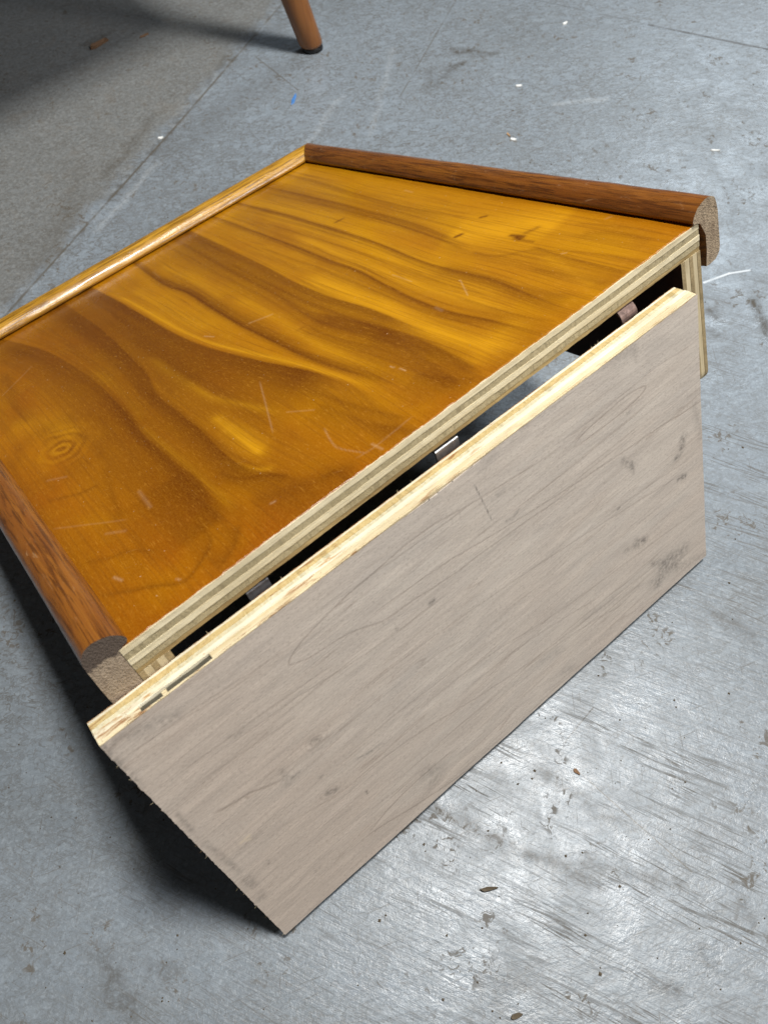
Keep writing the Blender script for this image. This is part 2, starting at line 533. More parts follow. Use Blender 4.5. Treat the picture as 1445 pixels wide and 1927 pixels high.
segs = [px_seg((0, 604), (330, 238), 0.0014, DIRTC, 0.9), px_seg((330, 238), (700, -190), 0.0014, DIRTC, 0.85),
        px_seg((1000, -3), (1225, 46), 0.0010, DARKC, 0.45), px_seg((1222, 46), (1600, 124), 0.0019, DARKC, 1.0),
        px_seg((857, 0), (752, 182), 0.0009, DIRTC, 0.6), px_seg((1275, 98), (1160, 195), 0.0008, DIRTC, 0.5),
        px_seg((480, 105), (560, 168), 0.0009, DIRTC, 0.7), px_seg((1325, 531), (1372, 514), 0.0011, PALEC, 0.9),
        px_seg((1372, 514), (1410, 508), 0.0010, PALEC, 0.85),
        px_seg((1060, 1400), (1116, 1332), 0.0004, DARKC, 0.8), px_seg((1085, 1450), (1300, 1640), 0.0004, DIRTC, 0.7)]

xs = np.concatenate([np.linspace(-4.0, -0.36, 8)[:-1], np.arange(-0.36, 1.22, 0.0026), np.linspace(1.23, 5.0, 8)])
ys = np.concatenate([np.linspace(-4.0, -0.22, 8)[:-1], np.arange(-0.22, 1.52, 0.0028), np.linspace(1.53, 5.0, 8)])
X, Y = np.meshgrid(xs, ys, indexing='ij')
wx = X * 1000 + 6 * (fbm(X * 60, Y * 60, 3) - 0.5) * 2
wy = Y * 1000 + 6 * (fbm(X * 60, Y * 60, 5) - 0.5) * 2
P2 = np.stack([wx.ravel(), wy.ravel()], 1)


def fl(pts):
    return [on_floor(*p)[:2] * 1000 for p in pts]


dirt_px = [([(845, 88), (905, 104)], 9, .45), ([(864, 96), (893, 92)], 4, .95), ([(845, 125), (872, 120)], 4, .8),
           ([(812, 168), (850, 128), (885, 118)], 5, .55), ([(815, 130), (800, 170)], 5, .4), ([(905, 95), (935, 100)], 5, .5),
           ([(1415, 560), (1435, 600), (1445, 640)], 6, .8), ([(1335, 585), (1350, 600)], 5, .7), ([(1335, 625), (1345, 632)], 5, .5),
           ([(150, 300), (120, 420), (60, 520)], 16, .3), ([(60, 700), (20, 560)], 10, .25), ([(290, 215), (200, 330)], 6, .45),
           ([(425, 105), (392, 150)], 7, .5), ([(205, 60), (160, 85)], 6, .6),
           ([(190, 1800), (220, 1840)], 6, .55), ([(200, 1870), (245, 1900)], 7, .55), ([(290, 1820), (325, 1828)], 4, .5),
           ([(1080, 1620), (1170, 1640), (1300, 1670)], 5, .4), ([(980, 1600), (1060, 1640), (1140, 1665)], 4, .5),
           ([(900, 1570), (990, 1610)], 4, .5), ([(820, 1520), (900, 1560)], 5, .45), ([(930, 1860), (980, 1840)], 12, .35),
           ([(1240, 1850), (1270, 1865)], 4, .6), ([(1330, 1790), (1345, 1810)], 4, .5), ([(1400, 1700), (1415, 1740)], 4, .4),
           ([(1000, 1440), (1080, 1500), (1180, 1560)], 4, .4), ([(1340, 1150), (1420, 1200)], 6, .4)]
scuff_px = [([(1040, 195), (1140, 186)], 3, .4), ([(300, 300), (240, 370), (180, 440)], 4, .35), ([(1230, 1370), (1246, 1475)], 2.5, .22),
            ([(560, 300), (640, 180)], 4, .25), ([(700, 250), (740, 90)], 4, .2)]
dirt = paint(P2, [(smooth_line(fl(p), 3), w, w, s) for p, w, s in dirt_px])
scuff = paint(P2, [(smooth_line(fl(p), 3), w, w, s) for p, w, s in scuff_px])
j0, j1 = on_floor(0, 604)[:2], on_floor(530, 6)[:2]
jd = (j1 - j0) / np.hypot(*(j1 - j0)); jn = np.array([-jd[1], jd[0]])
sd = ((X - j0[0]) * jn[0] + (Y - j0[1]) * jn[1]).ravel()
worn = 1 / (1 + np.exp(-(sd - 0.004) / 0.014))
wet = paint(P2, [(fl([(1350, 600), (1352, 603)]), 7, 7, .9), (fl([(1425, 590), (1440, 640)]), 7, 7, .8)])
crumb = np.exp(-(sd / 0.010) ** 2) * np.clip((fbm(P2[:, 0] / 9, P2[:, 1] / 9, 57, 3) - 0.56) * 9, 0, 1)
pit = np.exp(-((sd + 0.002) / 0.006) ** 2) * np.clip((fbm(P2[:, 0] / 12, P2[:, 1] / 12, 59, 3) - 0.54) * 8, 0, 1)
scuff = np.maximum(scuff, 0.22 * crumb); dirt = np.maximum(dirt, 0.7 * pit)
attr = np.stack([dirt, scuff, worn, wet], 1)
floor = grid_obj('floor', X, Y, np.zeros_like(X), mat_floor(segs), attr=attr, smooth=False)
tag(floor, 'scuffed grey painted concrete floor with joint lines and scratches', kind='structure')

# ------------------------------------------------------------------ the tilted table
TILT = 0.385
TH, PH = 0.018, 0.0999                         # thickness of the ply, drop of the side panels
LEN, LIP_Y = 0.41304, 0.45847
RIN = 0.0065
YD = LIP_Y + RIN                               # rear edge of the plywood
tf = Frame(np.array([-0.03216, 0.34072, 0.40891]) * U, (1, 0, 0), (0, math.cos(TILT), -math.sin(TILT)), (0, math.sin(TILT), math.cos(TILT)))


def floor_z(y):                                # local height of the floor under the tilted table
    return (y * math.sin(TILT) - tf.o[2]) / math.cos(TILT)


Y_REST = (tf.o[2] - (TH + PH) * math.cos(TILT)) / math.sin(TILT)
TB = np.array([LEN / 2, Y_REST, -(TH + PH)])   # the Empty sits where the side panels meet the floor
table = empty('table', tf.matrix(TB))
tag(table, 'tilted low table with glossy amber wood top, raised brown rails and raw plywood front edge', 'table')

m_top = mat_varnished_top()
m_rail = mat_rail((0.185, 0.058, 0.0090), (0.060, 0.018, 0.0045), (0.27, 0.098, 0.0135), 'brown_varnished_rail', 1)
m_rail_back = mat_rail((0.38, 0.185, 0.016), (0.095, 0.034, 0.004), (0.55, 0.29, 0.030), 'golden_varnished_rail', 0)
m_end_clean = mat_endgrain('sawn_end_grain', (0.36, 0.275, 0.185), (0.22, 0.16, 0.105))
m_end_dirty = mat_endgrain('sawn_end_grain_with_dirty_nose', (0.36, 0.28, 0.20), (0.25, 0.19, 0.135), dirty=float(-0.0015 - TB[2]))
m_pale = mat_ply('pale_long_grain_ply', (0.74, 0.65, 0.45), (0.62, 0.52, 0.33))
m_olive = mat_ply('olive_end_grain_ply', (0.44, 0.365, 0.22), (0.345, 0.28, 0.16), endgrain=True)
m_tan = mat_ply('tan_underside_ply', (0.40, 0.29, 0.13), (0.27, 0.18, 0.075))
m_side_pale = mat_ply('pale_side_ply', (0.60, 0.50, 0.32), (0.46, 0.37, 0.22), axis=2)
m_side_olive = mat_ply('brown_side_ply', (0.37, 0.28, 0.15), (0.28, 0.21, 0.11), endgrain=True, axis=1)
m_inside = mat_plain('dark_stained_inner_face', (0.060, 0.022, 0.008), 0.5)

# --- the varnished face: a traced figure of dark streaks, pale lenses, knots and a painted sheen
nx, ny = 480, 500
gx = np.linspace(0.0, LEN, nx); gy = np.linspace(0.0, YD, ny)
GX, GY = np.meshgrid(gx, gy, indexing='ij')


def tp(pts):
    return [tf.pix(px, py, 2, 0.0)[:2] * 1000 for px, py in pts]


mmx, mmy = GX.ravel() * 1000, GY.ravel() * 1000
wob = 0.7
P2 = np.stack([mmx + wob * 2 * (fbm(mmx / 9, mmy / 40, 11) - 0.5), mmy + wob * 4 * (fbm(mmx / 20, mmy / 40, 13) - 0.5)], 1)
# (pixels, width on the near/left side, width on the far/right side, strength), widths in mm
dark_px = [                                    # widths: (far-left side, near-right side)
    ([(540, 328), (600, 342), (719, 378), (840, 405)], 6, 2, .50),
    ([(505, 352), (632, 381), (750, 412), (830, 440), (880, 462)], 7, 2, .55),
    ([(463, 385), (546, 407), (629, 431), (714, 459), (814, 499), (919, 524), (998, 554), (1063, 581)], 5.5, 1.6, .72),
    ([(830, 500), (919, 522), (998, 545), (1085, 560)], 9, 5, .40),
    ([(421, 414), (497, 442), (563, 466), (632, 494), (675, 509), (759, 554), (839, 584), (924, 604), (1018, 629)], 5, 1.6, .80),
    ([(366, 438), (425, 466), (494, 500), (563, 535), (632, 563), (700, 583), (799, 624)], 12, 1.4, .75),
    ([(349, 462), (442, 514), (511, 549), (598, 604), (698, 632), (790, 668)], 3, 9, .60),
    ([(266, 504), (311, 535), (356, 552), (407, 584), (459, 615), (504, 637), (566, 668), (642, 695), (729, 721)], 2.5, 6, .92),
    ([(300, 520), (370, 552), (430, 582), (500, 620), (580, 655)], 5, 6, .35),
    ([(200, 556), (252, 584), (321, 625), (373, 649), (435, 667), (511, 684), (580, 698), (650, 722)], 30, 1.2, .88),
    ([(140, 585), (189, 620), (266, 693), (292, 739), (332, 773), (372, 806), (409, 842), (442, 869), (480, 886), (545, 896)], 18, 1.2, .78),
    ([(205, 590), (260, 635), (320, 680), (380, 722)], 11, 8, .45),
    ([(33, 646), (83, 660), (133, 686), (183, 723), (233, 773), (266, 816), (299, 846), (332, 876), (365, 899), (399, 935), (448, 969)], 11, 1.3, .70),
    ([(330, 890), (370, 930), (420, 985)], 22, 5, .55),
    ([(365, 982), (399, 1018), (372, 1068), (345, 1098), (292, 1105), (232, 1115), (190, 1122)], 2.2, 2.0, .50),
    ([(452, 988), (445, 1025), (415, 1068)], 6, 3, .45),
    ([(90, 942), (149, 929), (186, 912)], 2, 2, .40), ([(159, 1058), (206, 1050), (239, 1038), (299, 1040)], 2, 2, .35),
    ([(199, 879), (216, 942), (229, 975)], 4, 4, .35), ([(10, 700), (30, 760), (50, 800)], 8, 8, .35),
    ([(0, 660), (40, 670)], 8, 8, .25),
    ([(1003, 464), (1048, 479), (1123, 499), (1188, 514)], 5, 2, .50), ([(889, 474), (930, 482), (978, 474), (1010, 470)], 2.5, 2, .35),
    ([(1000, 505), (1080, 520), (1150, 535)], 4, 3, .35), ([(1090, 440), (1160, 440), (1230, 455)], 7, 7, .30),
    ([(600, 589), (724, 619), (809, 649), (909, 703)], 12, 2.5, .70), ([(715, 619), (819, 690), (870, 730)], 12, 4, .50),
    ([(780, 704), (840, 712), (900, 714)], 9, 4, .45), ([(729, 804), (780, 814)], 7, 5, .35),
    ([(469, 946), (573, 911), (677, 870)], 14, 12, .45), ([(600, 760), (680, 790), (760, 810)], 10, 3, .35),
    ([(520, 700), (600, 740), (690, 770), (780, 790)], 6, 3, .40), ([(410, 887), (450, 900), (504, 893), (545, 894)], 5, 2, .50),
    ([(600, 900), (640, 888), (660, 905)], 3, 3, .45),
]
for i in (0, 1, 2, 4, 5, 6, 7, 9, 10, 12):
    p = dark_px[i][0]
    dv = np.array(p[0]) - np.array(p[1]); dv = dv / np.hypot(*dv)
    dark_px[i] = ([tuple(np.array(p[0]) + dv * 60)] + list(p), *dark_px[i][1:])
thin = [([(600, 360), (700, 384), (800, 412)], 2, 1, .35), ([(560, 372), (680, 402), (800, 440), (880, 470)], 2, 1, .35), ([(500, 420), (620, 456), (740, 496), (840, 535), (940, 560)], 2, .8, .35),
        ([(480, 462), (580, 498), (700, 545), (800, 588), (900, 612)], 1.6, .8, .35), ([(420, 490), (540, 550), (660, 600), (760, 640), (850, 690)], 2, 1, .40), ([(560, 620), (680, 660), (800, 705), (860, 740)], 2, 1, .40),
        ([(860, 560), (960, 590), (1040, 606)], 1.6, 1, .35), ([(1040, 470), (1120, 478), (1210, 492)], 1.6, 1, .35), ([(1080, 420), (1180, 428), (1260, 442)], 2, 1.4, .30)]
for base, off, s in ((dark_px[2], 12, .3), (dark_px[4], -13, .28), (dark_px[5], 9, .35), (dark_px[6], 22, .30), (dark_px[7], -10, .35), (dark_px[9], 16, .22),
                     (dark_px[12], -13, .35), (dark_px[12], 15, .25), (dark_px[0], -8, .25), (dark_px[1], 12, .30), (dark_px[25], 14, .28), (dark_px[10], -12, .3)):
    thin.append(([(x + off * 0.3, y + off) for x, y in base[0]], 1.6, 1.0, s))
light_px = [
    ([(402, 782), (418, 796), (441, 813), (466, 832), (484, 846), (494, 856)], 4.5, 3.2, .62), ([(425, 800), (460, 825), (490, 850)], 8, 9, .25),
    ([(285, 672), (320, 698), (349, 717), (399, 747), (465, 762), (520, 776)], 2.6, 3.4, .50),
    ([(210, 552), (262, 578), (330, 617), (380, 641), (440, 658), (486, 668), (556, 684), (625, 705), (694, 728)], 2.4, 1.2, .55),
    ([(840, 440), (900, 436), (955, 430), (1010, 420), (1060, 422)], 22, 20, .62), ([(640, 435), (720, 468), (800, 505), (879, 540), (960, 560)], 9, 9, .40),  # first stroke: broad yellow sheen of the grain put into the colour
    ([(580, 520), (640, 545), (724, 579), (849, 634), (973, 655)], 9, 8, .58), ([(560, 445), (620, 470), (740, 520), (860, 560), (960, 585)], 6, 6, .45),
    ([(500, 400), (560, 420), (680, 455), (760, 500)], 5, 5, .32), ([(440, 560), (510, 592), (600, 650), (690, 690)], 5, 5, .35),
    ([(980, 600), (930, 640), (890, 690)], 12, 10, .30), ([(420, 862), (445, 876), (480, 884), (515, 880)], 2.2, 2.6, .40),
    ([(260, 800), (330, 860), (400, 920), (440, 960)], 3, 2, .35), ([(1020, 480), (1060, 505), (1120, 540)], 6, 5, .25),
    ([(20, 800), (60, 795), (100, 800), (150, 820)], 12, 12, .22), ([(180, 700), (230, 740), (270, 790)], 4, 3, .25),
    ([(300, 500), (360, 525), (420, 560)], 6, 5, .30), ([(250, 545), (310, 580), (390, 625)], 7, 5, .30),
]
thin_marks = [([(60, 690), (5, 745)], .7, .35), ([(489, 718), (500, 760), (514, 815)], .45, .45), ([(610, 806), (624, 832), (640, 845), (690, 853)], .45, .45),
              ([(262, 925), (284, 955)], 1.6, .28), ([(470, 608), (512, 592)], 1.6, .35), ([(385, 633), (403, 634)], .8, .7), ([(866, 527), (880, 556)], .5, .55),
              ([(738, 517), (775, 530)], .4, .5), ([(820, 579), (832, 585)], 1.6, .3), ([(1056, 478), (1066, 476)], .6, .8), ([(540, 776), (592, 772)], .4, .4),
              ([(715, 985), (720, 980)], .8, .5), ([(215, 1087), (230, 1093)], 1.0, .7), ([(332, 1090), (340, 1092)], .6, .8), ([(510, 948), (518, 944)], .9, .75),
              ([(200, 1005), (236, 1000)], 1.4, .25), ([(290, 512), (300, 522)], .6, .3), ([(1140, 412), (1150, 408)], 1.4, .3), ([(762, 358), (776, 362)], 1.4, .3),
              ([(735, 690), (742, 692)], .5, .9), ([(752, 694), (764, 698)], .5, .9), ([(90, 905), (125, 898)], 1.4, .25), ([(100, 996), (190, 985), (240, 978)], .5, .3),
              ([(670, 863), (700, 845), (730, 822), (775, 785)], .8, .30), ([(700, 836), (720, 846)], 1.0, .55)]
# flow: a coordinate across the grain that is constant along each traced streak, so fine grain follows the figure
src, off = [], []
for p, a, b, s in [dark_px[i] for i in (0, 1, 2, 4, 5, 6, 7, 9, 10, 12, 25)]:
    q = smooth_line(tp(p))
    for v in q:
        src.append(v); off.append(q[:, 0].mean() - v[0])
src, off = np.array(src), np.array(off)
cx, cy = np.linspace(-5, LEN * 1000 + 5, 60), np.linspace(-5, YD * 1000 + 5, 60)
CX, CY = np.meshgrid(cx, cy, indexing='ij')
d2 = (CX[..., None] - src[:, 0]) ** 2 + 0.35 * (CY[..., None] - src[:, 1]) ** 2
wgt = 1.0 / (d2 + 120.0) ** 1.5
C = (wgt * off).sum(-1) / wgt.sum(-1)
fi = np.clip((mmx + 5) / (LEN * 1000 + 10) * 59, 0, 58.999); fj = np.clip((mmy + 5) / (YD * 1000 + 10) * 59, 0, 58.999)
i0, j0_ = fi.astype(int), fj.astype(int); u, v = fi - i0, fj - j0_
flow = mmx + (C[i0, j0_] * (1 - u) + C[i0 + 1, j0_] * u) * (1 - v) + (C[i0, j0_ + 1] * (1 - u) + C[i0 + 1, j0_ + 1] * u) * v
dark = paint(P2, [(smooth_line(tp(p)), max(0.8, b * 0.6), a * (0.9 if a < 8 else 1.5), s) for p, a, b, s in dark_px + thin], 1.2)
light = paint(P2, [(smooth_line(tp(p)), a, b, s) for p, a, b, s in light_px], 1.5)
marks = paint(np.stack([mmx, mmy], 1), [(smooth_line(tp(p)), max(w * 0.7, 0.45), max(w * 0.7, 0.45), s * 0.30) for p, w, s in thin_marks])
# round knot with growth rings
k = np.array(tp([(112, 846)])[0])
dx, dy = P2[:, 0] - k[0], (P2[:, 1] - k[1])
kr = np.hypot(dx * 0.40, dy * 0.33) + 3.2 * (fbm(mmx / 14 + 0.3, mmy / 17, 21, 3) - 0.5)
ring = 0.5 + 0.5 * np.sin(kr * 2.2 + 0.9 * np.sin(np.arctan2(dy, dx) * 2))
kmask = np.clip(1.25 - kr / 10.5, 0, 1)
dark = np.maximum(dark * (1 - np.clip(kmask * 1.3, 0, 1)), kmask ** 0.7 * ring ** 1.6 * (0.30 + 0.20 * np.tanh(dx / 4)) * (0.6 + 0.8 * fbm(mmx / 5, mmy / 5, 27)))
light = np.maximum(light, np.clip(1 - kr / 7.0, 0, 1) * (1 - ring) * 0.45)
halo = np.exp(-((kr - 13.0) / 3.2) ** 2) * 0.30 * fbm(mmx / 10, mmy / 10, 23)
dark = 1 - (1 - dark) * (1 - halo)
# small dark pin knots
pins = [([(962, 443), (985, 445)], 2.0, .85), ([(972, 447), (978, 450)], 2.6, .95), ([(985, 452), (1003, 455)], 1.5, .55), ([(857, 446), (868, 441)], 2.0, .95),
        ([(905, 409), (914, 407)], 1.6, .85), ([(633, 418), (645, 412)], 1.9, .70), ([(562, 622), (572, 616)], 3.2, .35), ([(990, 438), (1012, 428)], 2.2, .45)]
pin = paint(np.stack([mmx, mmy], 1), [(tp(p), w, w, s) for p, w, s in pins])
dark = np.maximum(dark, pin)
# redder stain towards the left front, yellower stain and painted-in sheen mid right
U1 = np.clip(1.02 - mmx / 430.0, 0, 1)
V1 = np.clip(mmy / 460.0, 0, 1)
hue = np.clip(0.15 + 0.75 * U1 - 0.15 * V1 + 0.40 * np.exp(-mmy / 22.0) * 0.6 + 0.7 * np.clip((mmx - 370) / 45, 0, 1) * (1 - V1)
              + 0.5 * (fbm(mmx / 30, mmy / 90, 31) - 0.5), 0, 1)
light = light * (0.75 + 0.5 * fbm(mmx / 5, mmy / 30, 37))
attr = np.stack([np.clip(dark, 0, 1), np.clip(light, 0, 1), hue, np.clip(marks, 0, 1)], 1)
ragged = 0.0011 * (fbm(gx * 1000 / 3.0, 0 * gx, 41, 3) - 0.5) + 0.0016 * np.clip(vnoise(gx * 1000 / 9.0, 0 * gx, 43) - 0.72, 0, 1)
GYr = GY.copy(); GYr[:, 0] = 0.0006 + ragged; GYr[:, 1] = np.maximum(GYr[:, 1], GYr[:, 0] + 0.0003)
GYr[:, 2] = np.maximum(GYr[:, 2], GYr[:, 1] + 0.0003)
GZ = np.full_like(GX, 0.0003) + 0.00045 * (fbm(GX * 45, GY * 30, 51) - 0.5)
GZ[:, 0] = -0.0002
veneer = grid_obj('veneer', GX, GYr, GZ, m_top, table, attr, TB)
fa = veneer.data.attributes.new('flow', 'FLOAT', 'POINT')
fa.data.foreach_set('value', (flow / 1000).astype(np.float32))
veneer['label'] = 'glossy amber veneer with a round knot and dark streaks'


def ply_bar(x0, x1, n, lo, hi, axis, face0, face1, seed, amp, name, mat, parent, base, wob_amp=0.00022, mirror=False):
    """one ply: a long bar along x whose two boundaries (lo, hi) wander a little and whose cut face is uneven.
    axis 2: plies stacked along z, cut face looks to -y (face0) and runs back to face1.
    axis 1: plies stacked along y, cut face looks to +z (face1) and runs down to face0."""
    x = np.linspace(x0, x1, n)
    a = lo[0] + wob_amp * 2 * (fbm(x * 60, 0 * x, lo[1], 3) - 0.5)
    b = hi[0] + wob_amp * 2 * (fbm(x * 60, 0 * x, hi[1], 3) - 0.5)
    j1 = amp * 2 * (fbm(x * 180, 0 * x, seed, 4) - 0.5)
    j2 = amp * 2 * (fbm(x * 180, 0 * x, seed + 1, 4) - 0.5)
    V = []
    for i in range(n):
        if axis == 2:
            V += [(x[i], face0 + j1[i], a[i]), (x[i], face1, a[i]), (x[i], face1, b[i]), (x[i], face0 + j2[i], b[i])]
        else:
            V += [(x[i], a[i], face1 + j1[i]), (x[i], a[i], face0), (x[i], b[i], face0), (x[i], b[i], face1 + j2[i])]
    F = []
    for i in range(n - 1):
        p, q = 4 * i, 4 * (i + 1)
        for k in range(4):
            l = (k + 1) % 4
            F.append((p + k, q + k, q + l, p + l) if axis == 1 else (p + k, p + l, q + l, q + k))
    F.append((0, 1, 2, 3) if axis == 1 else (3, 2, 1, 0)); e = 4 * (n - 1)
    F.append((e + 3, e + 2, e + 1, e) if axis == 1 else (e, e + 1, e + 2, e + 3))
    return mesh_obj(name, V, F, mat, parent, base=base)


cuts = [(-0.0001, 101), (-0.0036, 102), (-0.0076, 103), (-0.0111, 104), (-0.0153, 105), (-0.0180, 106)]
setb = [0.0, 0.00025, -0.0001, 0.0003, 0.0006]
for i, m in enumerate((m_pale, m_olive, m_pale, m_olive, m_tan)):
    ply_bar(0.0, LEN, 260, cuts[i + 1], cuts[i], 2, setb[i], YD, 200 + 7 * i, 0.00022, 'ply', m, table, TB)


# --- side panels: five plies each, rounded front corner, rear foot cut to stand on the floor
def panel_outline():
    r = 0.010
    zb = -(TH + PH)
    pts = [(0.0, -TH - 0.0001)]
    for t in np.linspace(0, math.pi / 2, 7):
        pts.append((r - r * math.cos(t), zb + r - r * math.sin(t)))
    pts.append((Y_REST - 0.001, zb + 0.0004))
    ye = YD - 0.012
    pts.append((ye, floor_z(ye) + 0.0008))
    pts.append((ye, -TH - 0.0001))
    return pts


def prism_x(outline, x0, x1):
    n = len(outline)
    V = [(x0, y, z) for y, z in outline] + [(x1, y, z) for y, z in outline]
    F = [tuple(range(n - 1, -1, -1)), tuple(range(n, 2 * n))]
    F += [(i, (i + 1) % n, n + (i + 1) % n, n + i) for i in range(n)]
    # outline runs clockwise seen from +x, so turn the faces
    return V, [tuple(reversed(f)) for f in F]


for x0, sgn in ((LEN, -1), (0.0, 1)):
    panel = empty('side_panel', Matrix.Identity(4)); panel.parent = table
    w = 0.018
    ed = [0.0, 0.0030, 0.0071, 0.0103, 0.0146, w]
    for i in range(5):
        a, b = x0 + sgn * ed[i], x0 + sgn * ed[i + 1]
        V, F = prism_x(panel_outline(), min(a, b), max(a, b))
        V = [(x, y + (0.00025 * (i % 2) if y < 0.004 else 0), z) for x, y, z in V]
        inner = i == 4
        o = mesh_obj('ply', V, F, (m_side_olive, m_side_pale)[i % 2] if not inner else m_side_olive, panel, base=TB, mats=[m_inside],
                     fmat=[1 if (inner and ((sgn < 0 and k == 0) or (sgn > 0 and k == 1))) else 0 for k in range(len(F))])

# --- rails: a rounded lip that overlaps the face
prof = np.array([(0.0, -31.0), (0.0, -20), (0.0, -10), (0.0, -0.6), (-3.0, 0.9), (-5.4, 1.3), (-6.4, 3.0), (-5.9, 5.0), (-3.8, 8.0), (-0.5, 10.6), (4.0, 12.2),
                 (8.5, 12.4), (12.5, 11.0), (15.0, 8.0), (16.2, 3.0), (16.6, -6), (16.9, -16), (16.8, -24), (15.4, -28.2), (12.0, -30.8), (6.0, -31.4)]) / 1000.0
closed = np.vstack([prof, prof[:1]])
fine = [prof[0], prof[1], prof[2]] + list(smooth_line(prof[3:20], 3)) + [prof[20]]
prof_f = np.array(fine)
hollow = prof_f.copy()                          # broken inner corner at the sawn right end
for i, (a, h) in enumerate(hollow):
    if a < 0.001 and h < -0.008:
        hollow[i, 0] = 0.0042 + 0.0012 * math.sin(h * 2500)
    elif h < -0.029 and a < 0.010:
        hollow[i, 0] = max(a, 0.0055)


def rail(name, place, t0, t1, mat, endmat, cap0, hollow_end=False, seed=0, mitre=(0, 1)):
    """place(a, h, t) -> local point; mitre adds a outward at that end"""
    n = 120
    V, F, fm = [], [], []
    m = len(prof_f)
    for i in range(n):
        s = i / (n - 1)
        pr = prof_f
        if hollow_end:
            w = max(0.0, 1 - s * (t1 - t0) / 0.016)
            pr = prof_f * (1 - w) + hollow * w if w > 0 else prof_f
        for j, (a, h) in enumerate(pr):
            aa = prof_f[j][0]
            t = (t0 - aa * mitre[0]) + s * ((t1 + aa * mitre[1]) - (t0 - aa * mitre[0]))
            g = 0.00035 * (fbm(np.array([t * 35]), np.array([j * 0.35]), seed, 3)[0] - 0.5) * 2
            r = np.array([a - 0.006, h + 0.004]); r = r / (np.hypot(*r) + 1e-9)
            lift = g if (h > 0.001 or a > 0.010) else 0.0
            V.append(place(a + r[0] * lift, h + r[1] * lift, t))
    for i in range(n - 1):
        for j in range(m):
            k = (j + 1) % m
            F.append((i * m + j, i * m + k, (i + 1) * m + k, (i + 1) * m + j)); fm.append(0)
    if cap0:
        F.append(tuple(range(m - 1, -1, -1))); fm.append(1)
    o = mesh_obj(name, V, F, mat, table, True, TB, [endmat], fm)
    me = o.data
    for p in me.polygons:
        if p.material_index == 1:
            p.use_smooth = False
    bm_fix(o)
    return o


def bm_fix(o):
    import bmesh
    bm = bmesh.new(); bm.from_mesh(o.data)
    bmesh.ops.recalc_face_normals(bm, faces=bm.faces)
    # keep the sawn end crisp
    for e in bm.edges:
        if len(e.link_faces) == 2 and e.link_faces[0].material_index != e.link_faces[1].material_index:
            e.smooth = False
    bm.to_mesh(o.data); bm.free()


r1 = rail('rail', lambda a, h, t: (LEN + 0.0003 + a, t, h), -0.0012, YD, m_rail, m_end_clean, True, True, 61)
r2 = rail('rail', lambda a, h, t: (-0.0003 - a, t, h), 0.0005, YD, m_rail, m_end_dirty, True, False, 67)
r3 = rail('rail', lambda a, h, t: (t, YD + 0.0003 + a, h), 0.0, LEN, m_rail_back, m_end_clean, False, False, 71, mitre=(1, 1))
r1['label'] = 'brown rail with a pale chipped sawn end'
r2['label'] = 'brown rail with a dark worn nose above its sawn end'
r3['label'] = 'golden glossy rail along the low rear edge'

# ------------------------------------------------------------------ the plywood board that props the table up
LEAN, BYAW = 0.34759, -0.01226
BT, BH, BLEN = 0.0173, 0.23476, 0.41186
cz, sz = math.cos(BYAW), math.sin(BYAW)
rot = lambda v: np.array([cz * v[0] - sz * v[1], sz * v[0] + cz * v[1], v[2]])
bf = Frame(np.array([-0.08718 * U, 0.16426 * U, BT * math.sin(LEAN)]), rot((1, 0, 0)), rot((0, math.cos(LEAN), -math.sin(LEAN))), rot((0, math.sin(LEAN), math.cos(LEAN))))
BB = np.array([BLEN / 2, BT, 0.0])
board = empty('plywood_board', bf.matrix(BB))
tag(board, 'pale weathered plywood board leaning on edge under the front of the table', 'board')

m_face = mat_board_face()
m_b_cream = mat_ply('cream_ply_edge', (0.72, 0.62, 0.42), (0.60, 0.48, 0.28), stain=(0.26, 0.10, 0.025), stain_lo=0.52)
m_b_white = mat_ply('whitish_ply_edge', (0.80, 0.75, 0.60), (0.70, 0.62, 0.44), stain=(0.42, 0.22, 0.06), stain_lo=0.55)
m_b_yellow = mat_ply('yellow_glue_ply_edge', (0.60, 0.46, 0.22), (0.50, 0.36, 0.15), endgrain=True, stain=(0.25, 0.10, 0.03), stain_lo=0.53)
m_b_green = mat_ply('greenish_ply_edge', (0.66, 0.61, 0.44), (0.56, 0.48, 0.29), endgrain=True, stain=(0.36, 0.20, 0.06))
m_b_red = mat_ply('reddish_back_veneer', (0.40, 0.22, 0.10), (0.24, 0.11, 0.045))
m_b_void = mat_plain('grey_core_void', (0.085, 0.075, 0.05), 0.85)

# face veneer with traced lines and stains
nx, nz = 560, 330
bx = np.linspace(0, BLEN, nx); bz = np.linspace(0, BH, nz)
GX, GZ = np.meshgrid(bx, bz, indexing='ij')
mmx, mmz = GX.ravel() * 1000, GZ.ravel() * 1000
P2 = np.stack([mmx + 3 * (fbm(mmx / 25, mmz / 8, 81) - 0.5), mmz + 1.2 * (fbm(mmx / 18, mmz / 6, 83) - 0.5)], 1)
P2r = np.stack([mmx, mmz], 1)


def bp(pts):
    out = []
    for px, py in pts:
        q = bf.pix(px, py, 1, 0.0); out.append((q[0] * 1000, q[2] * 1000))
    return out


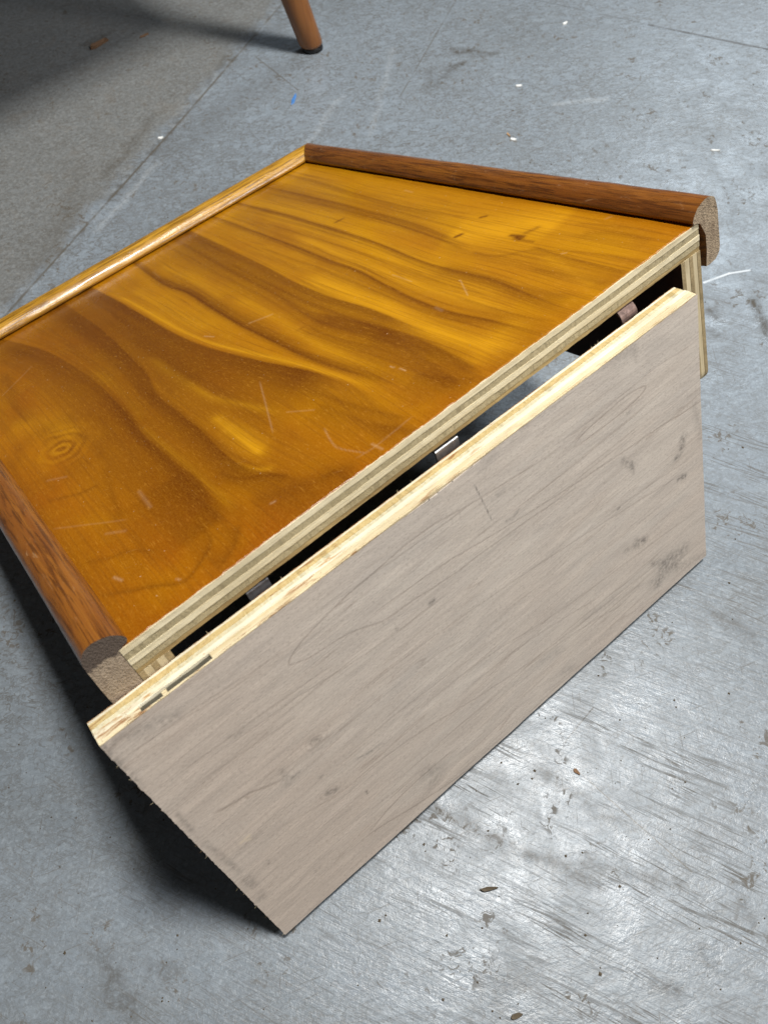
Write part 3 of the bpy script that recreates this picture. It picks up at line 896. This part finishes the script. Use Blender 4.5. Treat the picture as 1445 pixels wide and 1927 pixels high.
bl_px = [
    ([(1060, 838), (960, 900), (886, 945), (789, 1003), (720, 1060), (653, 1118), (595, 1175), (556, 1218), (541, 1249), (566, 1243), (595, 1229), (653, 1191), (720, 1166), (780, 1125), (850, 1080), (960, 1000), (1100, 905)], .6, .62),
    ([(1077, 843), (1090, 821), (1147, 768), (1187, 737), (1212, 726), (1196, 750), (1143, 795), (1077, 843)], .7, .70),
    ([(700, 1154), (833, 1061), (966, 981), (1099, 897), (1232, 808), (1316, 755)], .6, .60),
    ([(640, 1330), (790, 1215), (960, 1095), (1130, 985), (1300, 880)], .6, .45), ([(330, 1460), (480, 1350), (640, 1240)], .7, .40),
    ([(240, 1420), (400, 1310), (540, 1220)], .6, .40), ([(700, 1078), (800, 1010), (880, 950)], .6, .50), ([(1019, 852), (1110, 790), (1220, 700), (1310, 640)], .6, .45),
    ([(880, 870), (1000, 790), (1100, 720)], .6, .45), ([(678, 1582), (711, 1557), (780, 1515), (860, 1462), (960, 1385)], .8, .60), ([(691, 1569), (728, 1523), (780, 1470), (850, 1410)], .7, .60),
    ([(529, 1465), (500, 1478), (471, 1490), (429, 1515), (400, 1530)], 1.2, .60), ([(600, 1700), (740, 1590), (860, 1500), (1010, 1390)], .6, .35),
    ([(520, 1560), (640, 1490), (700, 1440), (800, 1370), (960, 1270), (1120, 1150), (1260, 1040)], .7, .45), ([(560, 1620), (700, 1520), (800, 1440)], .6, .35),
    ([(780, 1340), (900, 1245), (1050, 1150), (1200, 1040), (1310, 960)], .7, .40), ([(870, 1300), (1000, 1200), (1130, 1120)], 1.0, .35), ([(980, 1260), (1080, 1190), (1180, 1130)], 1.0, .35),
    ([(430, 1400), (560, 1310), (700, 1220), (850, 1110)], .7, .40), ([(360, 1480), (470, 1405), (560, 1345)], .8, .30), ([(1090, 1010), (1180, 940), (1300, 860)], .7, .35),
    ([(650, 1420), (760, 1330), (880, 1240)], .6, .40), ([(600, 1560), (680, 1490)], .6, .3), ([(890, 1010), (990, 940), (1100, 860)], .5, .35),
]
stain_px = [
    ([(1284, 815), (1278, 850), (1265, 868)], 3.0, .75), ([(1276, 898), (1286, 896)], 2.2, .95), ([(1195, 1020), (1212, 1015)], 3.0, .75), ([(1175, 1035), (1205, 1025)], 2.5, .4),
    ([(1255, 1052), (1283, 1035)], 7, .55), ([(1243, 1070), (1275, 1060)], 4, .55), ([(1240, 1087), (1236, 1100)], 4, .60), ([(1225, 1060), (1250, 1055)], 3, .5), ([(1170, 865), (1188, 880)], 2.4, .55),
    ([(808, 1134), (814, 1129)], 1.6, .85), ([(744, 1182), (745, 1183)], .9, .95), ([(890, 910), (906, 942), (924, 979)], .35, .95), ([(948, 981), (965, 970), (976, 954)], 1.4, .40),
    ([(928, 936), (944, 922)], 2.0, .35), ([(800, 1452), (825, 1447)], 6, .35), ([(810, 1475), (820, 1465)], 5, .30), ([(329, 1528), (345, 1545), (363, 1565)], 1.6, .50),
    ([(375, 1580), (396, 1594), (450, 1640)], 2.0, .45), ([(462, 1652), (475, 1665)], 4, .45), ([(486, 1682), (493, 1688)], 3.5, .40), ([(775, 955), (793, 941), (833, 910), (864, 888)], .9, .85),
    ([(1147, 675), (1170, 660), (1192, 649)], 2.0, .35), ([(1192, 650), (1195, 680)], 1.2, .35), ([(1140, 690), (1190, 660)], 5, .22), ([(186, 1405), (330, 1345)], 4.5, .35), ([(188, 1408), (260, 1478)], 3.0, .50),
    ([(585, 1393), (597, 1391)], 2.4, .55), ([(616, 1490), (628, 1486)], 2.2, .70), ([(530, 1450), (540, 1470)], 3, .35), ([(548, 1462), (560, 1452)], 1.2, .5), ([(1060, 1262), (1075, 1255)], 4, .25),
    ([(1225, 1095), (1325, 1040)], 5, .30), ([(1100, 1160), (1200, 1100)], 4, .22), ([(1020, 1240), (1050, 1222)], 5, .22), ([(1305, 760), (1316, 820)], 3, .3), ([(1187, 868), (1190, 890)], 1.4, .45),
    ([(665, 1428), (700, 1412)], .8, .5), ([(690, 1416), (716, 1398)], .9, .45), ([(598, 1464), (606, 1458)], .7, .7), ([(688, 1488), (690, 1492)], .8, .8), ([(502, 1618), (505, 1624)], 1.0, .5), ([(590, 1640), (600, 1632)], 1.6, .3),
    ([(1160, 958), (1164, 954)], .8, .7), ([(1178, 776), (1184, 770)], 1.0, .6), ([(960, 830), (990, 800)], 1.6, .25), ([(905, 880), (925, 860)], 3.2, .22), ([(430, 1385), (450, 1378)], 2, .25),
]
light_b = [([(452, 1585), (468, 1570)], 1.0, .85), ([(462, 1580), (470, 1578)], .9, .7)]
dark = paint(P2, [(smooth_line(bp(p)), w * 0.75, w * 0.75, s * 0.8) for p, w, s in bl_px])
stain = paint(P2r, [(smooth_line(bp(p), 3), w, w, s) for p, w, s in stain_px])
lightb = paint(P2r, [(bp(p), w, w, s) for p, w, s in light_b])
for kp, rad in (((620, 1488), 9.0), ((592, 1393), 8.0)):
    c0 = np.array(bp([kp])[0])
    rr = np.hypot((P2[:, 0] - c0[0]) * 0.75, (P2[:, 1] - c0[1]) * 1.1) + 1.4 * (fbm(mmx / 4, mmz / 4, 91) - 0.5)
    dark = np.maximum(dark, np.clip(1 - rr / rad, 0, 1) ** 0.6 * (0.5 + 0.5 * np.sin(rr * 2.6)) ** 3 * 0.40)
warm = np.clip(0.15 + 0.75 * np.exp(-((mmx - 40) / 70) ** 2) + 0.25 * (1 - mmz / 235) + 0.7 * (fbm(mmx / 60, mmz / 14, 95) - 0.5), 0, 1) * 0.75
attr = np.stack([dark, lightb, warm, stain], 1)
GXr = GX.copy()
edge_l = 0.0005 * (fbm(bz * 1000 / 2.2, 0 * bz, 97, 3) - 0.5) - 0.0006 * np.clip(vnoise(bz * 1000 / 2.4, 0 * bz + 3, 99) - 0.78, 0, 1) * 4
GXr[0] = edge_l; GXr[1] = np.maximum(GXr[1], edge_l + 0.0004)
GZr = GZ.copy(); GZr[:, -1] = BH - 0.0002 + 0.0007 * (fbm(bx * 1000 / 5, 0 * bx, 98, 3) - 0.5)
GZr[:, -2] = np.minimum(GZr[:, -2], GZr[:, -1] - 0.0003)
GYb = np.full_like(GX, -0.0009) + 0.0005 * (fbm(GX * 40, GZ * 120, 94) - 0.5)
tear = np.exp(-((GX - bf.pix(831, 913, 1, 0)[0]) / 0.022) ** 2) * np.clip((GZ - (BH - 0.003)) / 0.003, 0, 1)
GZr[:, -1] -= 0.0022 * tear[:, -1]
face = grid_obj('face_veneer', GXr, GYb, GZr, m_face, board, attr, BB)
face['label'] = 'grey brown face veneer with dark grain lines and stains'

ycuts = [(0.0, 301), (0.0009, 302), (0.0048, 303), (0.0082, 304), (0.0110, 305), (0.0146, 306), (0.0162, 307), (BT, 308)]
b_m = [m_b_cream, m_b_cream, m_b_white, m_b_green, m_b_yellow, m_b_white, m_b_red]
b_set = [-0.0003, 0.0, 0.0002, -0.0001, 0.00015, 0.0001, -0.0006]
g0 = bf.pix(268, 1342, 2, BH)[0]; g1 = bf.pix(303, 1304, 2, BH)[0]; g2 = bf.pix(312, 1296, 2, BH)[0]; g3 = bf.pix(398, 1236, 2, BH)[0]
for i, m in enumerate(b_m):
    nm = 'ply'
    jag = 0.00035 if i in (0, 1, 6) else 0.00025
    if i == 1:                                  # the ply with the open core voids
        for x0, x1, top, mm in ((0.0, g0, BH, m), (g0, g1, BH - 0.0014, m_b_void), (g1, g2, BH - 0.0016, m), (g2, g3, BH - 0.0012, m_b_void), (g3, BLEN, BH, m)):
            ply_bar(x0 + 1e-5, x1, max(6, int((x1 - x0) * 700)), ycuts[i], ycuts[i + 1], 1, 0.0, top, 400, 0.0003, nm, mm, board, BB)
        continue
    ply_bar(0.0, BLEN, 280, ycuts[i], ycuts[i + 1], 1, 0.0, BH + b_set[i], 400 + 9 * i, jag, nm, m, board, BB)

# splinters torn out along the sawn left end and the upper edge
V, F = [], []


def sliver(p, d, w, t):
    p, d = np.array(p), np.array(d)
    s = np.cross(d, (0.3, 0.9, 0.2)); s = s / (np.linalg.norm(s) + 1e-9) * w
    u = np.cross(s, d); u = u / (np.linalg.norm(u) + 1e-9) * t
    k = len(V)
    V.extend([p - s - u, p + s - u, p + u, p + d])
    F.extend([(k, k + 1, k + 3), (k + 1, k + 2, k + 3), (k + 2, k, k + 3), (k, k + 2, k + 1)])


for i in range(16):
    z = BH * (rng.rand() ** 0.8)
    sliver((0.0006, -0.0003 + 0.0008 * rng.rand(), z), (-0.0012 - 0.0022 * rng.rand(), -0.0004 - 0.0006 * rng.rand(), 0.0018 * (rng.rand() - 0.4)), 0.00022, 0.00018)
for i in range(60):
    x = BLEN * rng.rand(); y = BT * (0.85 + 0.15 * rng.rand()) if rng.rand() < 0.7 else BT * rng.rand()
    sliver((x, y, BH - 0.0006), (0.0022 * (rng.rand() - 0.5), 0.0012 * (rng.rand() - 0.2), 0.0008 + 0.0020 * rng.rand() ** 2), 0.00018, 0.00014)
spl = mesh_obj('splinters', V, F, m_b_cream, board, base=BB)
spl['kind'] = 'stuff'

# --- metal fittings between board and table
m_zinc = mat_plain('scratched_zinc', (0.62, 0.63, 0.64), 0.38, metal=0.9, var=0.45, scale=260)
m_grey = mat_plain('dull_grey_steel', (0.33, 0.32, 0.33), 0.5, metal=0.7, var=0.45, scale=260)
m_rust = mat_plain('rusty_brown_steel', (0.25, 0.165, 0.14), 0.5, metal=0.45, var=0.5, scale=320)


def plate(name, px, width, top_px, mat, yoff, thick=0.0016):
    c = bf.pix(*px, 1, BT + yoff); t = bf.pix(*top_px, 1, BT + yoff)
    x0, x1 = c[0] - width / 2, c[0] + width / 2
    z1 = min(t[2], BH + 0.010); z0 = BH - 0.022
    ys = [BT + 0.0002, BT + yoff + thick]
    # an L: a leaf on the back of the board and a lip turned over at its top
    out = [(ys[0], z0), (ys[0], z0 + 0.001), (BT + yoff, BH - 0.008), (BT + yoff, z1 - 0.0006), (BT + yoff + 0.0005, z1), (BT + yoff + 0.007, z1 + 0.0002), (BT + yoff + 0.007, z1 - thick),
           (BT + yoff + thick, z1 - thick - 0.0004), (BT + yoff + thick, BH - 0.0085), (ys[0] + thick, z0)]
    n = len(out)
    V = [(x0, y, z) for y, z in out] + [(x1, y, z) for y, z in out]
    F = [tuple(range(n)), tuple(range(2 * n - 1, n - 1, -1))] + [(i, n + i, n + (i + 1) % n, (i + 1) % n) for i in range(n)]
    o = mesh_obj(name, V, F, mat, board, base=BB)
    bm_fix(o)
    return o


def strap(name, px, width, mat):
    c = bf.pix(*px, 1, BT + 0.006)
    x0, x1 = c[0] - width / 2, c[0] + width / 2
    cy, czz, r, th = BT + 0.0105, BH - 0.002, 0.0085, 0.0016
    outer = [(BT + 0.0004, BH - 0.03)] + [(cy - r * math.cos(t), czz + r * math.sin(t)) for t in np.linspace(-0.3, 2.2, 14)]
    inner = [(cy - (r - th) * math.cos(t), czz + (r - th) * math.sin(t)) for t in np.linspace(2.2, -0.3, 14)] + [(BT + 0.002, BH - 0.03)]
    out = outer + inner
    n = len(out)
    V = [(x0, y, z) for y, z in out] + [(x1, y, z) for y, z in out]
    F = [(i, n + i, n + (i + 1) % n, (i + 1) % n) for i in range(n)]
    for k in range(14):
        F.append((k, k + 1, n - 2 - k, n - 1 - k)); F.append((n + k, 2 * n - 1 - k, 2 * n - 2 - k, n + k + 1))
    o = mesh_obj(name, V, F, mat, board, base=BB)
    bm_fix(o)
    return o


plate('bracket', (843, 846), 0.0165, (840, 836), m_zinc, 0.0030)['label'] = 'bright scratched zinc bracket'
plate('bracket', (487, 1108), 0.0135, (486, 1101), m_grey, 0.0035)['label'] = 'dull grey steel bracket'
strap('bracket', (1176, 594), 0.0135, m_rust)['label'] = 'rusty curved steel bracket'

# ------------------------------------------------------------------ the furniture behind, of which one leg shows
LEG_D = np.array([-0.19052, 0.10918, 0.97559])
FOOT = on_floor(589, 91)
bt = empty('side_table', Matrix.Translation(Vector((0.20, 1.20, 0.0))))
tag(bt, 'side table behind, showing one splayed round orange brown leg with a black foot', 'table')
BTB = np.array([0.20, 1.20, 0.0])
m_leg = mat_dowel()
m_rubber = mat_plain('black_rubber', (0.012, 0.012, 0.013), 0.55)


def dowel(foot, d, name='leg'):
    d = d / d[2]
    V, F = [], []
    prof_l = [(0.0065, 0.0130), (0.0075, 0.0144), (0.0105, 0.0151), (0.05, 0.0158), (0.2, 0.0175), (0.42, 0.0185)]
    ns = 40
    for z, r in prof_l:
        for k in range(ns):
            t = 2 * math.pi * k / ns
            V.append(foot + d * z + np.array([r * math.cos(t), r * math.sin(t), 0]))
    for i in range(len(prof_l) - 1):
        for k in range(ns):
            F.append((i * ns + k, i * ns + (k + 1) % ns, (i + 1) * ns + (k + 1) % ns, (i + 1) * ns + k))
    F.append(tuple(range(ns - 1, -1, -1))); e = (len(prof_l) - 1) * ns
    F.append(tuple(range(e, e + ns)))
    leg = mesh_obj(name, V, F, m_leg, bt, True, BTB)
    V, F = [], []
    pf = [(0.0003, 0.0118), (0.0012, 0.0134), (0.0050, 0.0136), (0.0066, 0.0126)]
    for z, r in pf:
        for k in range(ns):
            t = 2 * math.pi * k / ns
            V.append(foot + d * z + np.array([r * math.cos(t), r * math.sin(t), 0]))
    for i in range(len(pf) - 1):
        for k in range(ns):
            F.append((i * ns + k, i * ns + (k + 1) % ns, (i + 1) * ns + (k + 1) % ns, (i + 1) * ns + k))
    F.append(tuple(range(ns - 1, -1, -1))); e = (len(pf) - 1) * ns; F.append(tuple(range(e, e + ns)))
    mesh_obj('rubber_foot', V, F, m_rubber, leg, True, BTB)


dowel(FOOT, LEG_D)
sx = -0.32
dowel(np.array([-0.42, FOOT[1], 0]), LEG_D * np.array([-1, 1, 1]))
dowel(np.array([FOOT[0], 1.55, 0]), LEG_D * np.array([1, -1, 1]))
dowel(np.array([-0.42, 1.55, 0]), LEG_D * np.array([-1, -1, 1]))
# top: rounded slab
tx0, tx1, ty0, ty1, tz0, tz1, rr = -0.40, 0.525, 0.905, 1.53, 0.415, 0.445, 0.04
ol = []
for (cx, cy, a0) in ((tx1 - rr, ty0 + rr, -90), (tx1 - rr, ty1 - rr, 0), (tx0 + rr, ty1 - rr, 90), (tx0 + rr, ty0 + rr, 180)):
    for t in np.linspace(a0, a0 + 90, 9):
        ol.append((cx + rr * math.cos(math.radians(t)), cy + rr * math.sin(math.radians(t))))
n = len(ol)
V = [(x, y, tz0) for x, y in ol] + [(x, y, tz1) for x, y in ol]
F = [tuple(range(n - 1, -1, -1)), tuple(range(n, 2 * n))] + [(i, (i + 1) % n, n + (i + 1) % n, n + i) for i in range(n)]
mesh_obj('table_top', V, F, m_leg, bt, base=BTB)

# ------------------------------------------------------------------ small things lying on the floor
m_chip = mat_plain('pale_wood_chip', (0.46, 0.27, 0.12), 0.7)
m_brownchip = mat_plain('weathered_brown_chip', (0.20, 0.105, 0.05), 0.75)
m_darkchip = mat_plain('dark_bark', (0.10, 0.075, 0.045), 0.8)
m_white = mat_plain('white_paint_flake', (0.80, 0.80, 0.77), 0.6, var=0.1)
m_blue = mat_plain('blue_plastic', (0.06, 0.20, 0.50), 0.5)


def flake(name, px, size, ang_px, mat, label, cat, thick=0.0009, seed=0, pointed=0.3, group=None):
    """a thin irregular flake lying on the floor; ang_px gives its long direction as a second pixel"""
    c = on_floor(*px); e = on_floor(*ang_px)
    d = e[:2] - c[:2]; d = d / np.hypot(*d); nn = np.array([-d[1], d[0]])
    r = np.random.RandomState(seed)
    n = 11
    V = []
    for lev in (0.00008, thick):
        r2 = np.random.RandomState(seed)
        for k in range(n):
            t = 2 * math.pi * k / n
            a = math.cos(t) * size[0] / 2 * (0.82 + 0.3 * r2.rand()); b = math.sin(t) * size[1] / 2 * (0.7 + 0.5 * r2.rand()) * (1 - pointed * math.cos(t))
            s = 1.0 if lev < 0.0002 else 0.88
            q = d * a * s + nn * b * s
            curl = 0.25 * thick * (math.cos(t) ** 2) * 3 if lev > 0.0002 else 0
            V.append((q[0], q[1], lev + curl))
    F = [tuple(range(n - 1, -1, -1)), tuple(range(n, 2 * n))] + [(k, (k + 1) % n, n + (k + 1) % n, n + k) for k in range(n)]
    o = mesh_obj(name, V, F, mat)
    o.location = (c[0], c[1], 0)
    return tag(o, label, cat, group)


flake('wood_chip', (1085, 1453), (0.0062, 0.0032), (1098, 1464), m_brownchip, 'small reddish wood chip lying on the bright floor by the leaning board', 'chip', seed=1)
flake('bark_twig', (920, 1674), (0.0135, 0.0030), (960, 1668), m_darkchip, 'dark twig-like bark sliver lying on the scratched floor', 'debris', seed=2, thick=0.0018)
flake('bark_sliver', (972, 1913), (0.0085, 0.0034), (1000, 1905), m_darkchip, 'short dark bark flake on scuffed floor far from the board', 'debris', seed=3, thick=0.0014)
flake('paint_flake', (976, 161), (0.0075, 0.0040), (990, 160), m_white, 'white flake on the floor behind the table, nearest the dark scuff', 'flake', seed=4)
flake('paint_flake', (966, 262), (0.0080, 0.0045), (978, 264), m_white, 'white flake beside a tiny straw on the floor behind the table', 'flake', seed=5)
flake('straw_bit', (957, 254), (0.0085, 0.0022), (964, 262), m_chip, 'tiny tan straw beside a white flake on the floor', 'debris', seed=6)
flake('paint_sliver', (1346, 283), (0.0120, 0.0022), (1380, 284), m_white, 'thin white sliver on the floor beyond the chipped rail end', 'flake', seed=7)
flake('paint_flake', (1063, 43), (0.0085, 0.0045), (1075, 36), m_white, 'white flake by the dark floor joint at the far side', 'flake', seed=8)
flake('paint_flake', (303, 259), (0.0075, 0.0042), (313, 257), m_white, 'white flake lying on the worn diagonal floor joint', 'flake', seed=9)
flake('plastic_scrap', (553, 186), (0.0240, 0.0048), (558, 172), m_blue, 'narrow blue scrap on the floor between joint and table', 'scrap', seed=10, thick=0.0005)
flake('wood_scrap', (188, 82), (0.0300, 0.0110), (230, 60), m_brownchip, 'brown wood scrap in the shadow under the side table', 'scrap', seed=11, thick=0.0022)
flake('wood_shaving', (272, 66), (0.0150, 0.0055), (290, 58), m_brownchip, 'small brown shaving at the edge of the side table shadow', 'scrap', seed=12)

# grit: specks nobody would count
V, F = [], []
r = np.random.RandomState(5)
for i in range(520):
    px, py = r.rand() * 1445, r.rand() * 1927
    c = on_floor(px, py)
    s = 0.0003 + 0.0009 * r.rand() ** 3
    k = len(V)
    a = r.rand() * 6.28
    for t in range(4):
        V.append((c[0] + s * math.cos(a + t * 1.57) * (0.6 + 0.8 * r.rand()), c[1] + s * math.sin(a + t * 1.57) * (0.6 + 0.8 * r.rand()), 0.0001))
    V.append((c[0], c[1], 0.0001 + s * 0.8))
    F += [(k, k + 1, k + 4), (k + 1, k + 2, k + 4), (k + 2, k + 3, k + 4), (k + 3, k, k + 4), (k + 3, k + 2, k + 1, k)]
grit = mesh_obj('grit', V, F, m_darkchip)
tag(grit, 'scattered dark grit specks on the floor', 'grit', kind='stuff')
